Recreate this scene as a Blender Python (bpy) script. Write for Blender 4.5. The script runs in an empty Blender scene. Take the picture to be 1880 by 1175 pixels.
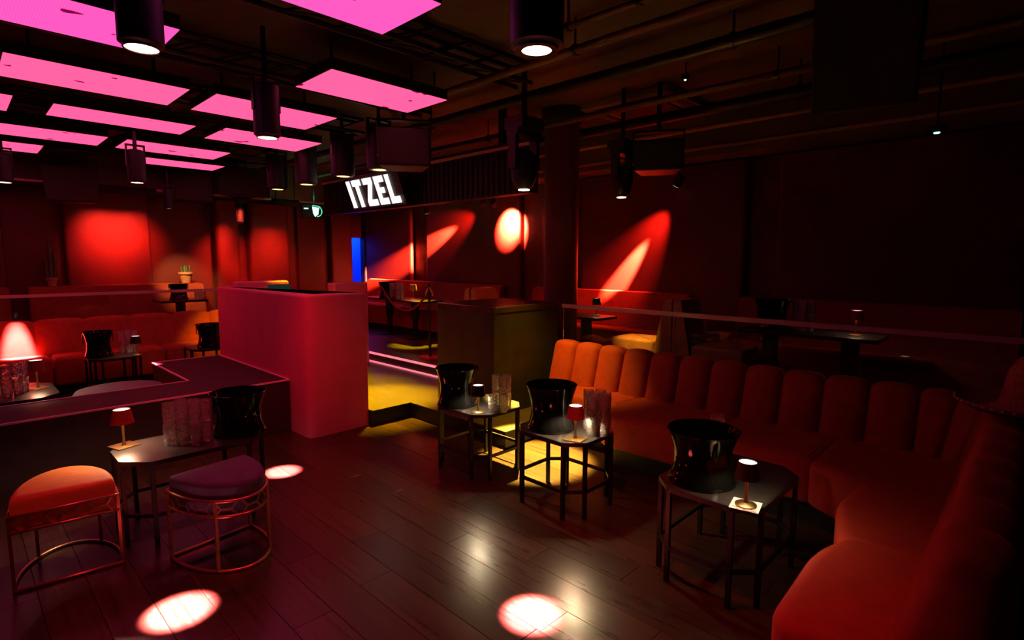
import bpy, math, random
from math import sin, cos, pi, radians, sqrt, atan2
from mathutils import Vector, Matrix
random.seed(7)
SC = bpy.context.scene
COL = SC.collection

# ------------------------------------------------------------------ camera
CH = 1.55                                   # eye height
FPX, YAW, PITCH, ROLL = 1004.74, radians(44.154), radians(6.306), radians(-0.148)
F_ = Vector((cos(YAW)*cos(PITCH), sin(YAW)*cos(PITCH), -sin(PITCH)))
R0 = F_.cross(Vector((0, 0, 1))).normalized(); D0 = F_.cross(R0)
R_ = R0*cos(ROLL)+D0*sin(ROLL); D_ = -R0*sin(ROLL)+D0*cos(ROLL)
cam = bpy.data.objects.new('camera', bpy.data.cameras.new('camera'))
COL.objects.link(cam)
cam.data.sensor_width = 36; cam.data.lens = FPX/1880*36; cam.data.clip_start = 0.05
M = Matrix((R_, -D_, -F_)).transposed().to_4x4(); M.translation = (0, 0, CH)
cam.matrix_world = M
SC.camera = cam

def at(x, y, X=None, Y=None, Z=None):
    """point where the view ray of photo pixel (x, y) meets a plane X=, Y= or Z="""
    d = F_+R_*((x-940)/FPX)+D_*((y-587.5)/FPX); o = Vector((0, 0, CH))
    t = X/d.x if X is not None else Y/d.y if Y is not None else (Z-CH)/d.z
    return o+d*t

# ------------------------------------------------------------------ world, exposure
w = bpy.data.worlds.new('world'); SC.world = w; w.use_nodes = True
w.node_tree.nodes['Background'].inputs[0].default_value = (0.01, 0.004, 0.004, 1)
w.node_tree.nodes['Background'].inputs[1].default_value = 0.05
SC.view_settings.view_transform = 'Standard'; SC.view_settings.look = 'None'
SC.view_settings.exposure = 0.0; SC.view_settings.gamma = 1; SC.view_settings.use_curve_mapping = False

def spot(loc, to, col, power, angle, blend=0.4, radius=0.03):
    l = bpy.data.lights.new('spot_light', 'SPOT'); l.energy = power; l.color = col
    l.spot_size = radians(angle); l.spot_blend = blend; l.shadow_soft_size = radius
    o = bpy.data.objects.new('spot_light', l); COL.objects.link(o)
    o.location = loc
    o.rotation_euler = (Vector(to)-Vector(loc)).to_track_quat('-Z', 'Y').to_euler()
    return o
def point(loc, col, power, radius=0.02):
    l = bpy.data.lights.new('lamp_light', 'POINT'); l.energy = power; l.color = col; l.shadow_soft_size = radius
    o = bpy.data.objects.new('lamp_light', l); COL.objects.link(o); o.location = loc
    return o

RED = (1.0, 0.06, 0.035); HOT = (1.0, 0.2, 0.26); YEL = (1.0, 0.62, 0.0); WARM = (1.0, 0.78, 0.45)

# ------------------------------------------------------------------ materials
def mat(name, col, rough=0.5, metal=0.0, emit=None, strength=1.0, sheen=0.0, noise=None, bump=0.0,
        coat=0.0, trans=0.0, ior=1.45, vary=0.25, spec=0.5, stretch=None):
    m = bpy.data.materials.new(name); m.use_nodes = True
    nt = m.node_tree; b = nt.nodes['Principled BSDF']; L = nt.links
    b.inputs['Base Color'].default_value = (*col, 1); b.inputs['Roughness'].default_value = rough
    b.inputs['Metallic'].default_value = metal; b.inputs['Coat Weight'].default_value = coat
    b.inputs['Transmission Weight'].default_value = trans; b.inputs['IOR'].default_value = ior
    b.inputs['Specular IOR Level'].default_value = spec
    if sheen:
        b.inputs['Sheen Weight'].default_value = sheen; b.inputs['Sheen Roughness'].default_value = 0.35
        b.inputs['Sheen Tint'].default_value = (*[min(1, c*1.6+.1) for c in col], 1)
    if emit:
        b.inputs['Emission Color'].default_value = (*emit, 1); b.inputs['Emission Strength'].default_value = strength
    if noise:
        tc = nt.nodes.new('ShaderNodeTexCoord'); n = nt.nodes.new('ShaderNodeTexNoise')
        n.inputs['Scale'].default_value = noise; n.inputs['Detail'].default_value = 5
        src = tc.outputs['Object']
        if stretch:
            mp = nt.nodes.new('ShaderNodeMapping'); mp.inputs['Scale'].default_value = stretch
            L.new(src, mp.inputs['Vector']); src = mp.outputs['Vector']
        L.new(src, n.inputs['Vector'])
        r = nt.nodes.new('ShaderNodeValToRGB')
        r.color_ramp.elements[0].position = 0.3; r.color_ramp.elements[1].position = 0.7
        r.color_ramp.elements[0].color = (*[c*(1-vary) for c in col], 1)
        r.color_ramp.elements[1].color = (*[min(1, c*(1+vary)) for c in col], 1)
        L.new(n.outputs['Fac'], r.inputs['Fac']); L.new(r.outputs['Color'], b.inputs['Base Color'])
        if bump:
            bp = nt.nodes.new('ShaderNodeBump'); bp.inputs['Strength'].default_value = bump
            bp.inputs['Distance'].default_value = 0.01
            L.new(n.outputs['Fac'], bp.inputs['Height']); L.new(bp.outputs['Normal'], b.inputs['Normal'])
    return m

def wood_mat(name, dark, light, rough):
    """planks laid along Y: long grain, faint joints left to the geometry"""
    m = bpy.data.materials.new(name); m.use_nodes = True
    nt = m.node_tree; b = nt.nodes['Principled BSDF']; L = nt.links; N = nt.nodes.new
    g = N('ShaderNodeNewGeometry'); oi = N('ShaderNodeObjectInfo')
    mp = N('ShaderNodeMapping'); mp.inputs['Scale'].default_value = (42, 1.3, 6)
    L.new(g.outputs['Position'], mp.inputs['Vector'])
    n = N('ShaderNodeTexNoise'); n.inputs['Scale'].default_value = 1; n.inputs['Detail'].default_value = 4
    n.inputs['Roughness'].default_value = 0.62; L.new(mp.outputs['Vector'], n.inputs['Vector'])
    r = N('ShaderNodeValToRGB'); r.color_ramp.elements[0].position = 0.22; r.color_ramp.elements[1].position = 0.8
    r.color_ramp.elements[0].color = (*dark, 1); r.color_ramp.elements[1].color = (*light, 1)
    L.new(n.outputs['Fac'], r.inputs['Fac'])
    hs = N('ShaderNodeHueSaturation'); mr = N('ShaderNodeMapRange')
    mr.inputs['To Min'].default_value = 0.75; mr.inputs['To Max'].default_value = 1.25
    L.new(oi.outputs['Random'], mr.inputs['Value']); L.new(mr.outputs['Result'], hs.inputs['Value'])
    L.new(r.outputs['Color'], hs.inputs['Color']); L.new(hs.outputs['Color'], b.inputs['Base Color'])
    rr = N('ShaderNodeMapRange'); rr.inputs['To Min'].default_value = rough-0.08; rr.inputs['To Max'].default_value = rough+0.12
    L.new(n.outputs['Fac'], rr.inputs['Value']); L.new(rr.outputs['Result'], b.inputs['Roughness'])
    bp = N('ShaderNodeBump'); bp.inputs['Strength'].default_value = 0.1; bp.inputs['Distance'].default_value = 0.002
    L.new(n.outputs['Fac'], bp.inputs['Height']); L.new(bp.outputs['Normal'], b.inputs['Normal'])
    return m

def pane_mat(name):
    """clear sheet glass: Fresnel mirror over a clear sheet"""
    m = bpy.data.materials.new(name); m.use_nodes = True; nt = m.node_tree; L = nt.links; N = nt.nodes.new
    nt.nodes.remove(nt.nodes['Principled BSDF']); out = nt.nodes['Material Output']
    t = N('ShaderNodeBsdfTransparent'); t.inputs[0].default_value = (0.9, 0.92, 0.9, 1)
    g = N('ShaderNodeBsdfGlossy'); g.inputs['Roughness'].default_value = 0.01
    fr = N('ShaderNodeFresnel'); fr.inputs['IOR'].default_value = 1.5
    mx = N('ShaderNodeMixShader'); L.new(fr.outputs[0], mx.inputs[0]); L.new(t.outputs[0], mx.inputs[1]); L.new(g.outputs[0], mx.inputs[2])
    L.new(mx.outputs[0], out.inputs['Surface'])
    return m

def led_mat(name, col, strength):
    """LED screen face: fine pixel grid plus a few dead patches"""
    m = bpy.data.materials.new(name); m.use_nodes = True; nt = m.node_tree; L = nt.links; N = nt.nodes.new
    b = nt.nodes['Principled BSDF']; b.inputs['Base Color'].default_value = (0.02, 0.01, 0.015, 1)
    b.inputs['Roughness'].default_value = 0.5
    g = N('ShaderNodeNewGeometry')
    n = N('ShaderNodeTexNoise'); n.inputs['Scale'].default_value = 5.5; n.inputs['Detail'].default_value = 1.5
    L.new(g.outputs['Position'], n.inputs['Vector'])
    r = N('ShaderNodeValToRGB'); r.color_ramp.interpolation = 'CONSTANT'
    r.color_ramp.elements[0].position = 0.0; r.color_ramp.elements[0].color = (0.22, 0.0, 0.06, 1)
    r.color_ramp.elements[1].position = 0.285; r.color_ramp.elements[1].color = (*col, 1)
    L.new(n.outputs['Fac'], r.inputs['Fac'])
    wv = N('ShaderNodeTexWave'); wv.inputs['Scale'].default_value = 26; wv.bands_direction = 'X'
    L.new(g.outputs['Position'], wv.inputs['Vector'])
    mr = N('ShaderNodeMapRange'); mr.inputs['To Min'].default_value = strength*0.86; mr.inputs['To Max'].default_value = strength*1.1
    L.new(wv.outputs['Fac'], mr.inputs['Value'])
    L.new(r.outputs['Color'], b.inputs['Emission Color']); L.new(mr.outputs['Result'], b.inputs['Emission Strength'])
    return m

def crystal_mat(name):
    m = mat(name, (0.97, 0.95, 0.93), 0.1, trans=0.92, ior=1.5); nt = m.node_tree; N = nt.nodes.new
    tc = N('ShaderNodeTexCoord'); v = N('ShaderNodeTexVoronoi'); v.inputs['Scale'].default_value = 70
    bp = N('ShaderNodeBump'); bp.inputs['Strength'].default_value = 1.0; bp.inputs['Distance'].default_value = 0.006
    nt.links.new(tc.outputs['Object'], v.inputs['Vector']); nt.links.new(v.outputs['Distance'], bp.inputs['Height'])
    nt.links.new(bp.outputs['Normal'], nt.nodes['Principled BSDF'].inputs['Normal'])
    return m

MT = dict(
    floor=wood_mat('dark_wood_planks', (0.016, 0.0065, 0.0035), (0.058, 0.026, 0.014), 0.28),
    deck=wood_mat('raised_wood_floor', (0.05, 0.034, 0.016), (0.12, 0.085, 0.045), 0.4),
    wall=mat('red_wall_paint', (0.15, 0.018, 0.012), 0.5, noise=3, vary=0.1, bump=0.05),
    ceil=mat('black_ceiling', (0.075, 0.055, 0.03), 0.8, noise=2, vary=0.3),
    acmat=mat('ac_casing', (0.3, 0.2, 0.1), 0.6, noise=3, vary=0.1),
    soffit=mat('brown_soffit', (0.14, 0.085, 0.04), 0.7, noise=2, vary=0.2),
    plaster=mat('coral_plaster', (0.85, 0.12, 0.24), 0.55, noise=4, vary=0.06, bump=0.04),
    ledge=mat('dark_laminate', (0.035, 0.008, 0.012), 0.6, noise=9, vary=0.3),
    trimlight=mat('pale_edge_trim', (0.95, 0.5, 0.6), 0.5),
    black=mat('matte_black', (0.012, 0.011, 0.011), 0.5, noise=20, vary=0.3),
    dark=mat('dark_plinth', (0.028, 0.022, 0.012), 0.55, noise=6, vary=0.3),
    metal=mat('black_steel', (0.03, 0.028, 0.028), 0.38, 0.6),
    copper=mat('copper_tube', (0.62, 0.3, 0.2), 0.3, 0.85),
    brass=mat('brushed_brass', (0.75, 0.55, 0.22), 0.3, 1.0, noise=60, vary=0.1),
    velvet=mat('rust_velvet', (0.38, 0.036, 0.011), 0.8, sheen=0.7, noise=14, vary=0.14, bump=0.06),
    navy=mat('navy_velvet', (0.06, 0.05, 0.13), 0.8, sheen=0.6, noise=14, vary=0.2, bump=0.06),
    orange=mat('orange_velvet', (0.6, 0.16, 0.03), 0.75, sheen=0.6, noise=14, vary=0.12, bump=0.06),
    tan=mat('tan_leather', (0.5, 0.28, 0.1), 0.5, noise=10, vary=0.15),
    grey=mat('grey_velvet', (0.16, 0.15, 0.17), 0.8, sheen=0.5, noise=14, vary=0.15),
    bucket=mat('black_gloss', (0.003, 0.003, 0.003), 0.07, spec=0.4),
    table=mat('black_table_top', (0.03, 0.026, 0.025), 0.3, noise=30, vary=0.3, stretch=(1, 6, 1)),
    glass=crystal_mat('cut_crystal'),
    pane=pane_mat('sheet_glass'),
    rail=mat('satin_rail', (0.7, 0.4, 0.4), 0.4, 0.2),
    shade=mat('red_lamp_shade', (0.34, 0.03, 0.02), 0.5, noise=40, vary=0.1),
    shadeblk=mat('black_lamp_shade', (0.02, 0.012, 0.01), 0.5, noise=40, vary=0.1),
    glow=mat('warm_bulb_glow', (1, 1, 1), 0.5, emit=(1.0, 0.9, 0.72), strength=2.2),
    hot=mat('hot_red_lens', (1, .5, .4), 0.3, emit=(1.0, 0.42, 0.26), strength=14),
    yel=mat('yellow_lens', (1, .8, .3), 0.3, emit=(1.0, 0.68, 0.2), strength=3.0),
    yelhot=mat('bright_yellow_lens', (1, .8, .3), 0.3, emit=(1.0, 0.72, 0.4), strength=8.0),
    wht=mat('pale_lens', (1, .9, .8), 0.3, emit=(1.0, 0.8, 0.6), strength=1.2),
    sign=mat('sign_letter_glow', (1, 1, 1), 0.4, emit=(1.0, 0.86, 0.82), strength=1.6),
    green=mat('green_sign_glow', (.3, 1, .7), 0.4, emit=(0.12, 0.85, 0.5), strength=1.0),
    greenw=mat('pale_green_glow', (.7, 1, .9), 0.4, emit=(0.62, 1.0, 0.86), strength=1.3),
    blue=mat('blue_door_panel', (0.05, 0.2, 0.8), 0.5, noise=3, vary=0.1),
    terra=mat('terracotta', (0.6, 0.24, 0.12), 0.8, noise=12, vary=0.15),
    cactus=mat('cactus_green', (0.1, 0.13, 0.05), 0.6, noise=30, vary=0.3),
    straw=mat('red_straw', (0.45, 0.1, 0.08), 0.8, noise=60, vary=0.35, bump=0.4),
    pale=mat('pale_pompom', (0.7, 0.6, 0.58), 0.7),
    grille=mat('speaker_grille', (0.028, 0.026, 0.008), 0.7, noise=160, vary=0.4, bump=0.2),
    rope=mat('red_rope', (0.3, 0.02, 0.02), 0.7, noise=50, vary=0.3),
    gloss=mat('dark_gloss_top', (0.05, 0.025, 0.02), 0.14, noise=6, vary=0.3),
    strip=mat('pink_led_strip', (1, .5, .6), 0.4, emit=(1.0, 0.2, 0.27), strength=1.1),
    paper=mat('paper_card', (0.75, 0.7, 0.62), 0.7),
    print=mat('card_print', (0.05, 0.04, 0.04), 0.7),
    redbase=mat('red_base_plate', (0.6, 0.05, 0.07), 0.4),
    screen=mat('green_reflection_screen', (0.02, 0.06, 0.05), 0.25, emit=(0.01, 0.05, 0.035), strength=0.4),  # exit sign's green reflection put in as a faint glow
    pink=led_mat('pink_led_face', (1.7, 0.13, 0.38), 1.0),
    violet=led_mat('violet_led_face', (1.2, 0.105, 0.56), 1.0),
)

# ------------------------------------------------------------------ mesh helpers
class MB:
    def __init__(s): s.v = []; s.f = []
    def add(s, vs, fs):
        o = len(s.v); s.v += [tuple(p) for p in vs]; s.f += [tuple(i+o for i in q) for q in fs]; return s
    def box(s, x0, x1, y0, y1, z0, z1):
        return s.add([(x, y, z) for z in (z0, z1) for y in (y0, y1) for x in (x0, x1)],
                     [(0, 2, 3, 1), (4, 5, 7, 6), (0, 1, 5, 4), (2, 6, 7, 3), (0, 4, 6, 2), (1, 3, 7, 5)])
    def bar(s, a, b, w, h=None):
        """square bar from a to b"""
        a = Vector(a); b = Vector(b); h = h or w; d = (b-a).normalized()
        up = Vector((0, 0, 1)) if abs(d.z) < .95 else Vector((0, 1, 0))
        r = d.cross(up).normalized()*w/2; u = r.cross(d).normalized()*h/2
        vs = [p+q for p in (a, b) for q in (-r-u, r-u, r+u, -r+u)]
        return s.add(vs, [(3, 2, 1, 0), (4, 5, 6, 7), (0, 1, 5, 4), (1, 2, 6, 5), (2, 3, 7, 6), (3, 0, 4, 7)])
    def tube(s, pts, r, n=8, closed=False):
        pts = [Vector(p) for p in pts]; m = len(pts); vs = []
        for i, p in enumerate(pts):
            a = pts[(i-1) % m] if (closed or i > 0) else p; b = pts[(i+1) % m] if (closed or i < m-1) else p
            d = (b-a).normalized(); up = Vector((0, 0, 1)) if abs(d.z) < .9 else Vector((1, 0, 0))
            x = d.cross(up).normalized(); y = x.cross(d)
            vs += [p+(x*cos(2*pi*k/n)+y*sin(2*pi*k/n))*r for k in range(n)]
        fs = []
        for i in range(m if closed else m-1):
            for k in range(n):
                j = (i+1) % m; fs.append((i*n+k, i*n+(k+1) % n, j*n+(k+1) % n, j*n+k))
        if not closed: fs += [tuple(range(n-1, -1, -1)), tuple(range((m-1)*n, m*n))]
        return s.add(vs, fs)
    def lathe(s, prof, n=24, cx=0, cy=0, facet=0.0, cap0=True, cap1=True):
        vs = []
        for i, (r, z) in enumerate(prof):
            for k in range(n):
                a = 2*pi*(k+(0.5*(i % 2) if facet else 0))/n
                vs.append((cx+r*cos(a), cy+r*sin(a), z))
        fs = []
        for i in range(len(prof)-1):
            for k in range(n):
                fs.append((i*n+k, i*n+(k+1) % n, (i+1)*n+(k+1) % n, (i+1)*n+k))
        if cap0: fs.append(tuple(range(n-1, -1, -1)))
        if cap1: fs.append(tuple(range((len(prof)-1)*n, len(prof)*n)))
        return s.add(vs, fs)
    def loops(s, loops, cap0=True, cap1=True):
        n = len(loops[0]); vs = [p for l in loops for p in l]; fs = []
        for i in range(len(loops)-1):
            for k in range(n): fs.append((i*n+k, i*n+(k+1) % n, (i+1)*n+(k+1) % n, (i+1)*n+k))
        if cap0: fs.append(tuple(range(n-1, -1, -1)))
        if cap1: fs.append(tuple(range((len(loops)-1)*n, len(loops)*n)))
        return s.add(vs, fs)
    def prism(s, poly, z0, z1, r=0.0, r0=0.0):
        """vertical prism over a counter-clockwise outline, edges rounded by r (top) and r0 (bottom)"""
        lp = []
        if r0:
            for k in range(4):
                a = k/3*pi/2; lp.append([(x, y, z0+r0*(1-sin(a))) for x, y in inset(poly, r0*(1-cos(pi/2-a)) if False else r0*(1-sin(a)) )])
            lp = [[(x, y, z0+r0*(1-cos(k/3*pi/2))) for x, y in inset(poly, r0*(1-sin(k/3*pi/2)))] for k in range(4)]
        else: lp.append([(x, y, z0) for x, y in poly])
        if r:
            lp += [[(x, y, z1-r*(1-sin(k/4*pi/2))) for x, y in inset(poly, r*(1-cos(k/4*pi/2)))] for k in range(5)]+[[(x, y, z1) for x, y in inset(poly, r+.006)]]
        else: lp.append([(x, y, z1) for x, y in poly])
        return s.loops(lp)
    def xf(s, m):
        s.v = [tuple(m @ Vector(p)) for p in s.v]; return s
    def mesh(s, name, mt, smooth=None):
        me = bpy.data.meshes.new(name); me.from_pydata(s.v, [], s.f); me.update()
        if mt: me.materials.append(mt)
        if smooth is not None:
            me.polygons.foreach_set('use_smooth', [True]*len(me.polygons)); me.set_sharp_from_angle(angle=radians(smooth))
        return me
    def build(s, name, mt, parent=None, smooth=None, loc=None):
        return link(name, s.mesh(name, mt, smooth), parent, loc)

def inset(poly, d):
    n = len(poly); out = []
    for i in range(n):
        p0, p1, p2 = Vector(poly[i-1]), Vector(poly[i]), Vector(poly[(i+1) % n])
        a = (p1-p0); b = (p2-p1)
        na = Vector((-a.y, a.x)).normalized(); nb = Vector((-b.y, b.x)).normalized()
        nn = na+nb
        if nn.length < 1e-6: out.append((p1.x, p1.y)); continue
        nn.normalize(); k = d/max(.35, nn.dot(na)); out.append((p1.x+nn.x*k, p1.y+nn.y*k))
    return out
def rpoly(pts, r, n=5):
    """outline with rounded corners; r a number or one per corner"""
    out = []; m = len(pts)
    for i in range(m):
        rr = r if not isinstance(r, (list, tuple)) else r[i]
        p0, p1, p2 = Vector(pts[i-1]), Vector(pts[i]), Vector(pts[(i+1) % m])
        if rr <= 0: out.append(tuple(p1)); continue
        a = (p0-p1); b = (p2-p1); rr = min(rr, a.length*.48, b.length*.48)
        A = p1+a.normalized()*rr; B = p1+b.normalized()*rr
        for k in range(n+1):
            t = k/n; q = A*(1-t)**2+p1*2*t*(1-t)+B*t*t; out.append((q.x, q.y))
    return out
def link(name, data, parent=None, loc=None):
    o = bpy.data.objects.new(name, data); COL.objects.link(o)
    if parent: o.parent = parent
    if loc: o.location = loc
    return o
def thing(name, label, cat, loc=(0, 0, 0), rz=0, group=None):
    o = link(name, None); o.location = loc; o.rotation_euler = (0, 0, rz); o.empty_display_size = .05
    return tag(o, label, cat, group)
def tag(o, label, cat, group=None):
    o['label'] = label; o['category'] = cat
    if group: o['group'] = group
    return o
def struct(o): o['kind'] = 'structure'; return o
def dup(root, loc, rz=0, label=None, group=None, scale=None):
    r = root.copy(); COL.objects.link(r); r.location = loc; r.rotation_euler = (0, 0, rz)
    if label: r['label'] = label
    if group: r['group'] = group
    if scale: r.scale = (scale,)*3
    for ch in root.children:
        c = ch.copy(); COL.objects.link(c); c.parent = r
        for g in ch.children:
            d = g.copy(); COL.objects.link(d); d.parent = c
    return r

# ================================================================== SETTING
X1, Y1, X0, Y0, CZ = 6.0, 10.0, -2.6, -2.2, 3.1
DK, TR = 0.15, 0.30                          # raised deck, upper terrace
PX0, PX1, PY0, PY1 = -0.36, 3.06, 0.3, 5.1   # plank field
fl = MB()
fl.box(X0, X1, Y0, Y1, -0.2, -0.014)
fl.box(X0, PX0, Y0, Y1, -0.014, 0).box(PX1, X1, Y0, Y1, -0.014, 0)
fl.box(PX0, PX1, Y0, PY0, -0.014, 0).box(PX0, PX1, PY1, Y1, -0.014, 0)
floor = struct(fl.build('floor', MT['floor']))
PW, PL = 0.18, 1.2
plank_cache = {}
for i in range(19):
    xa = PX0+i*PW; xb = xa+PW
    y = PY0-random.random()*PL*0.9
    while y < PY1:
        a = max(y, PY0); b = min(y+PL, PY1)
        if b-a > .05:
            key = round(b-a, 2)
            if key not in plank_cache:
                L_ = b-a
                plank_cache[key] = MB().loops([
                    [(0.0006, .0006, -.013), (PW-.0006, .0006, -.013), (PW-.0006, L_-.0006, -.013), (0.0006, L_-.0006, -.013)],
                    [(0.0006, .0006, -.002), (PW-.0006, .0006, -.002), (PW-.0006, L_-.0006, -.002), (0.0006, L_-.0006, -.002)],
                    [(0.0018, .0018, 0), (PW-.0018, .0018, 0), (PW-.0018, L_-.0018, 0), (0.0018, L_-.0018, 0)]]).mesh('plank', MT['floor'])
            link('plank', plank_cache[key], floor, (xa, a, 0))
        y += PL

wr = struct(MB().box(X1, X1+.15, Y0, Y1+.15, 0, CZ).build('wall_right', MT['wall']))
wb = MB().box(X0, 5.66, Y1, Y1+.15, 0, CZ).box(6.0, X1+.15, Y1, Y1+.15, 0, CZ).box(5.66, 6.0, Y1, Y1+.15, 1.98, CZ)
wb = struct(wb.build('wall_back', MT['wall']))
struct(MB().box(X0-.15, X0, Y0, Y1+.15, 0, CZ).build('wall_left', MT['wall']))
struct(MB().box(X0-.15, X1+.15, Y0-.15, Y0, 0, CZ).build('wall_front', MT['wall']))
cl = struct(MB().box(X0-.15, X1+.15, Y0-.15, Y1+.15, CZ, CZ+.15).build('ceiling', MT['ceil']))
# proud wall panels with rounded upright edges (each a piece of its wall)
def wpanel(a, b, proud, wall, z0, z1, r=0.03):
    poly = rpoly([(a, -.01), (a, -.01-proud), (b, -.01-proud), (b, -.01)][::1], [0, r, r, 0], 8)
    if wall == 'back': m = Matrix.Translation((0, Y1+.01, 0)); par = wb
    else: m = Matrix.Translation((X1+.01, 0, 0)) @ Matrix.Rotation(-pi/2, 4, 'Z') ; par = wr; poly = rpoly([(-b, -.01), (-b, -.01-proud), (-a, -.01-proud), (-a, -.01)], [0, r, r, 0], 8)
    MB().prism(poly, z0, z1).xf(m).build('wall_panel', MT['wall'], par, smooth=35)
for a, b, p, r in [(-.7, .55, .1, .04), (1.18, 2.22, .12, .05), (3.12, 3.5, .2, .19), (3.66, 4.36, .18, .16), (4.55, 5.1, .06, .03), (5.17, 5.62, .16, .05)]:
    wpanel(a, b, p, 'back', TR, 2.5, r)
for a, b, p, r in [(8.3, 9.85, .1, .05), (5.58, 7.85, .1, .05), (4.62, 5.15, .1, .05), (2.3, 4.46, .1, .05), (0.1, 2.0, .1, .05), (-2.0, -.2, .1, .05)]:
    wpanel(a, b, p, 'right', TR, 2.6, r)
struct(MB().box(5.55, X1, Y0, Y1, 2.62, CZ).build('trim_1', MT['soffit']))
struct(MB().box(X0, 5.55, 9.45, Y1, 2.54, CZ).build('trim_2', MT['soffit']))
struct(MB().box(X0, 5.55, 9.42, 9.45, 2.53, 2.556).build('trim_3', MT['trimlight']))
struct(MB().box(5.52, 5.55, Y0, 9.4, 2.68, 2.705).build('trim_4', MT['tan']))
# corridor behind the open door, lit blue
dr = struct(MB().box(5.2, 5.3, Y1+.15, Y1+1.6, 0, 2.3).box(6.15, 6.25, Y1+.15, Y1+1.6, 0, 2.3).box(5.2, 6.25, Y1+1.5, Y1+1.6, 0, 2.3)
            .box(5.2, 6.25, Y1+.15, Y1+1.6, 2.2, 2.3).box(5.2, 6.25, Y1+.15, Y1+1.6, .2, .3).build('wall_corridor', MT['blue']))
d1 = struct(MB().box(5.88, 5.97, 9.86, 10.0, TR, 1.98).build('door_1', MT['black']))
MB().lathe([(.014, 0), (.014, .3)], 8).build('door_handle', MT['rail'], d1, smooth=40, loc=(5.9, 9.84, 1.1))
l = bpy.data.lights.new('blue_corridor_light', 'AREA'); l.energy = 22; l.color = (0.02, 0.12, 1.0); l.size = .5
lo = link('blue_corridor_light', l); lo.location = (5.72, 10.75, 2.15)

# deck (one step up) and terrace (two steps up)
dk = struct(MB().prism([(2.66, 4.40), (3.1, 4.40), (3.1, 3.08), (3.98, 3.08), (3.98, 7.9), (2.66, 7.9)], 0, DK-.012).build('floor_deck', MT['black']))
MB().prism([(2.655, 4.385), (3.085, 4.385), (3.085, 3.065), (3.98, 3.065), (3.98, 7.9), (2.655, 7.9)], DK-.012, DK, .004).build('deck_boards', MT['deck'], dk)
tr = struct(MB().prism([(4.2, 0-2), (X1, 0-2), (X1, Y1), (X0, Y1), (X0, 8.45), (3.98, 8.45), (3.98, 3.42), (4.2, 3.42)], 0, TR-.012).build('floor_terrace', MT['dark']))
MB().prism([(4.2, -2), (X1, -2), (X1, Y1), (X0, Y1), (X0, 8.45), (3.96, 8.45), (3.96, 3.42), (4.2, 3.42)], TR-.012, TR, .004).build('terrace_boards', MT['deck'], tr)
MB().box(3.945, 3.962, 4.25, 8.3, TR-.03, TR-.004).build('step_light_strip', MT['strip'], tr)
MB().box(3.955, 3.978, 4.25, 8.3, DK+.004, DK+.02).build('step_light_strip', MT['strip'], tr)

# ================================================================== LED PANELS
def led(xa, xb, ya, yb, m, label):
    t = thing('led_panel', label, 'led panel', ((xa+xb)/2, (ya+yb)/2, 2.8), 0, 'pink led panels under the ceiling')
    wx, wy = (xb-xa)/2, (yb-ya)/2
    cb = MB().box(-wx, wx, -wy, wy, .004, .08).build('cabinet', MT['black'], t)
    MB().box(-wx+.004, wx-.004, -wy+.004, wy-.004, 0, .006).build('screen', MT[m], cb)
    for sx in (-.7, .7):
        MB().tube([(sx*wx, 0, .08), (sx*wx, 0, CZ-2.8)], .012, 6).build('hanging_rod', MT['metal'], t)
    MB().box(-wx*.9, wx*.9, -.03, .03, .08, .12).build('hanging_bar', MT['metal'], t)
for xa, xb, ya, yb, m, lb in [
    (.80, 1.805, 2.24, 2.77, 'violet', 'violet-pink led ceiling panel beside the big downlight over the open floor'),
    (0., 1.0, 3.52, 4.06, 'violet', 'violet-pink led ceiling panel with a black downlight hanging over its end'),
    (1.88, 2.865, 3.5, 4.04, 'pink', 'salmon-pink led ceiling panel with a dead patch, beside the large hung speaker'),
    (.34, 1.37, 4.68, 5.28, 'pink', 'long pink led ceiling panel with ragged dead spots along its edges'),
    (1.54, 2.54, 4.65, 5.28, 'pink', 'pink led ceiling panel crossed by a black cylinder downlight'),
    (-.56, .465, 5.85, 6.48, 'pink', 'pink led ceiling panel end over the sunken seating, next to a hanging rail'),
    (.71, 1.76, 5.9, 6.4, 'pink', 'pink led ceiling panel in the third row over the raised ledge'),
    (1.98, 2.96, 5.77, 6.41, 'pink', 'pink led ceiling panel with a bright downlight lens in front of it'),
    (.27, 1.28, 7.1, 7.7, 'pink', 'pink led ceiling panel in the fourth row over the long sofa'),
    (1.44, 2.47, 7.08, 7.69, 'pink', 'narrow-looking pink led ceiling panel in the fourth row over the pink booth'),
    (-.13, .87, 8.16, 8.79, 'pink', 'pink led ceiling panel in the last row above the rear railing'),
    (1.72, 2.76, 8.15, 8.66, 'pink', 'pink led ceiling panel in the last row beside a hung speaker')]:
    led(xa, xb, ya, yb, m, lb)

# ================================================================== PINK BOOTH, LEDGE, DARK PLINTH
bt = thing('service_booth', 'pink-lit plastered booth with thick rounded walls beside the deck step', 'booth', (2.08, 4.45, 0))
BH = 1.245
MB().prism(rpoly([(0, 0), (.585, 0), (.585, .16), (.16, .16), (.16, 2.16), (0, 2.16)], [.09, .02, .02, .02, .02, .02], 6), 0, BH, .025).build('front_wall', MT['plaster'], bt, smooth=40)
MB().prism(rpoly([(.165, 2.0), (.75, 2.0), (.75, 2.16), (.165, 2.16)], .02, 3), 0, BH+.05, .025).build('back_wall', MT['plaster'], bt, smooth=40)
MB().prism(rpoly([(1.36, 2.05), (1.84, 2.05), (1.84, 2.25), (1.36, 2.25)], .02, 3), DK, BH, .025).build('side_wall', MT['plaster'], bt, smooth=40)
MB().box(.37, .47, -.004, .002, .86, .98).xf(Matrix.Rotation(pi/2, 4, 'Z')).xf(Matrix.Translation((0, 0, 0))).build('wall_socket', MT['plaster'], bt)
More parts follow.
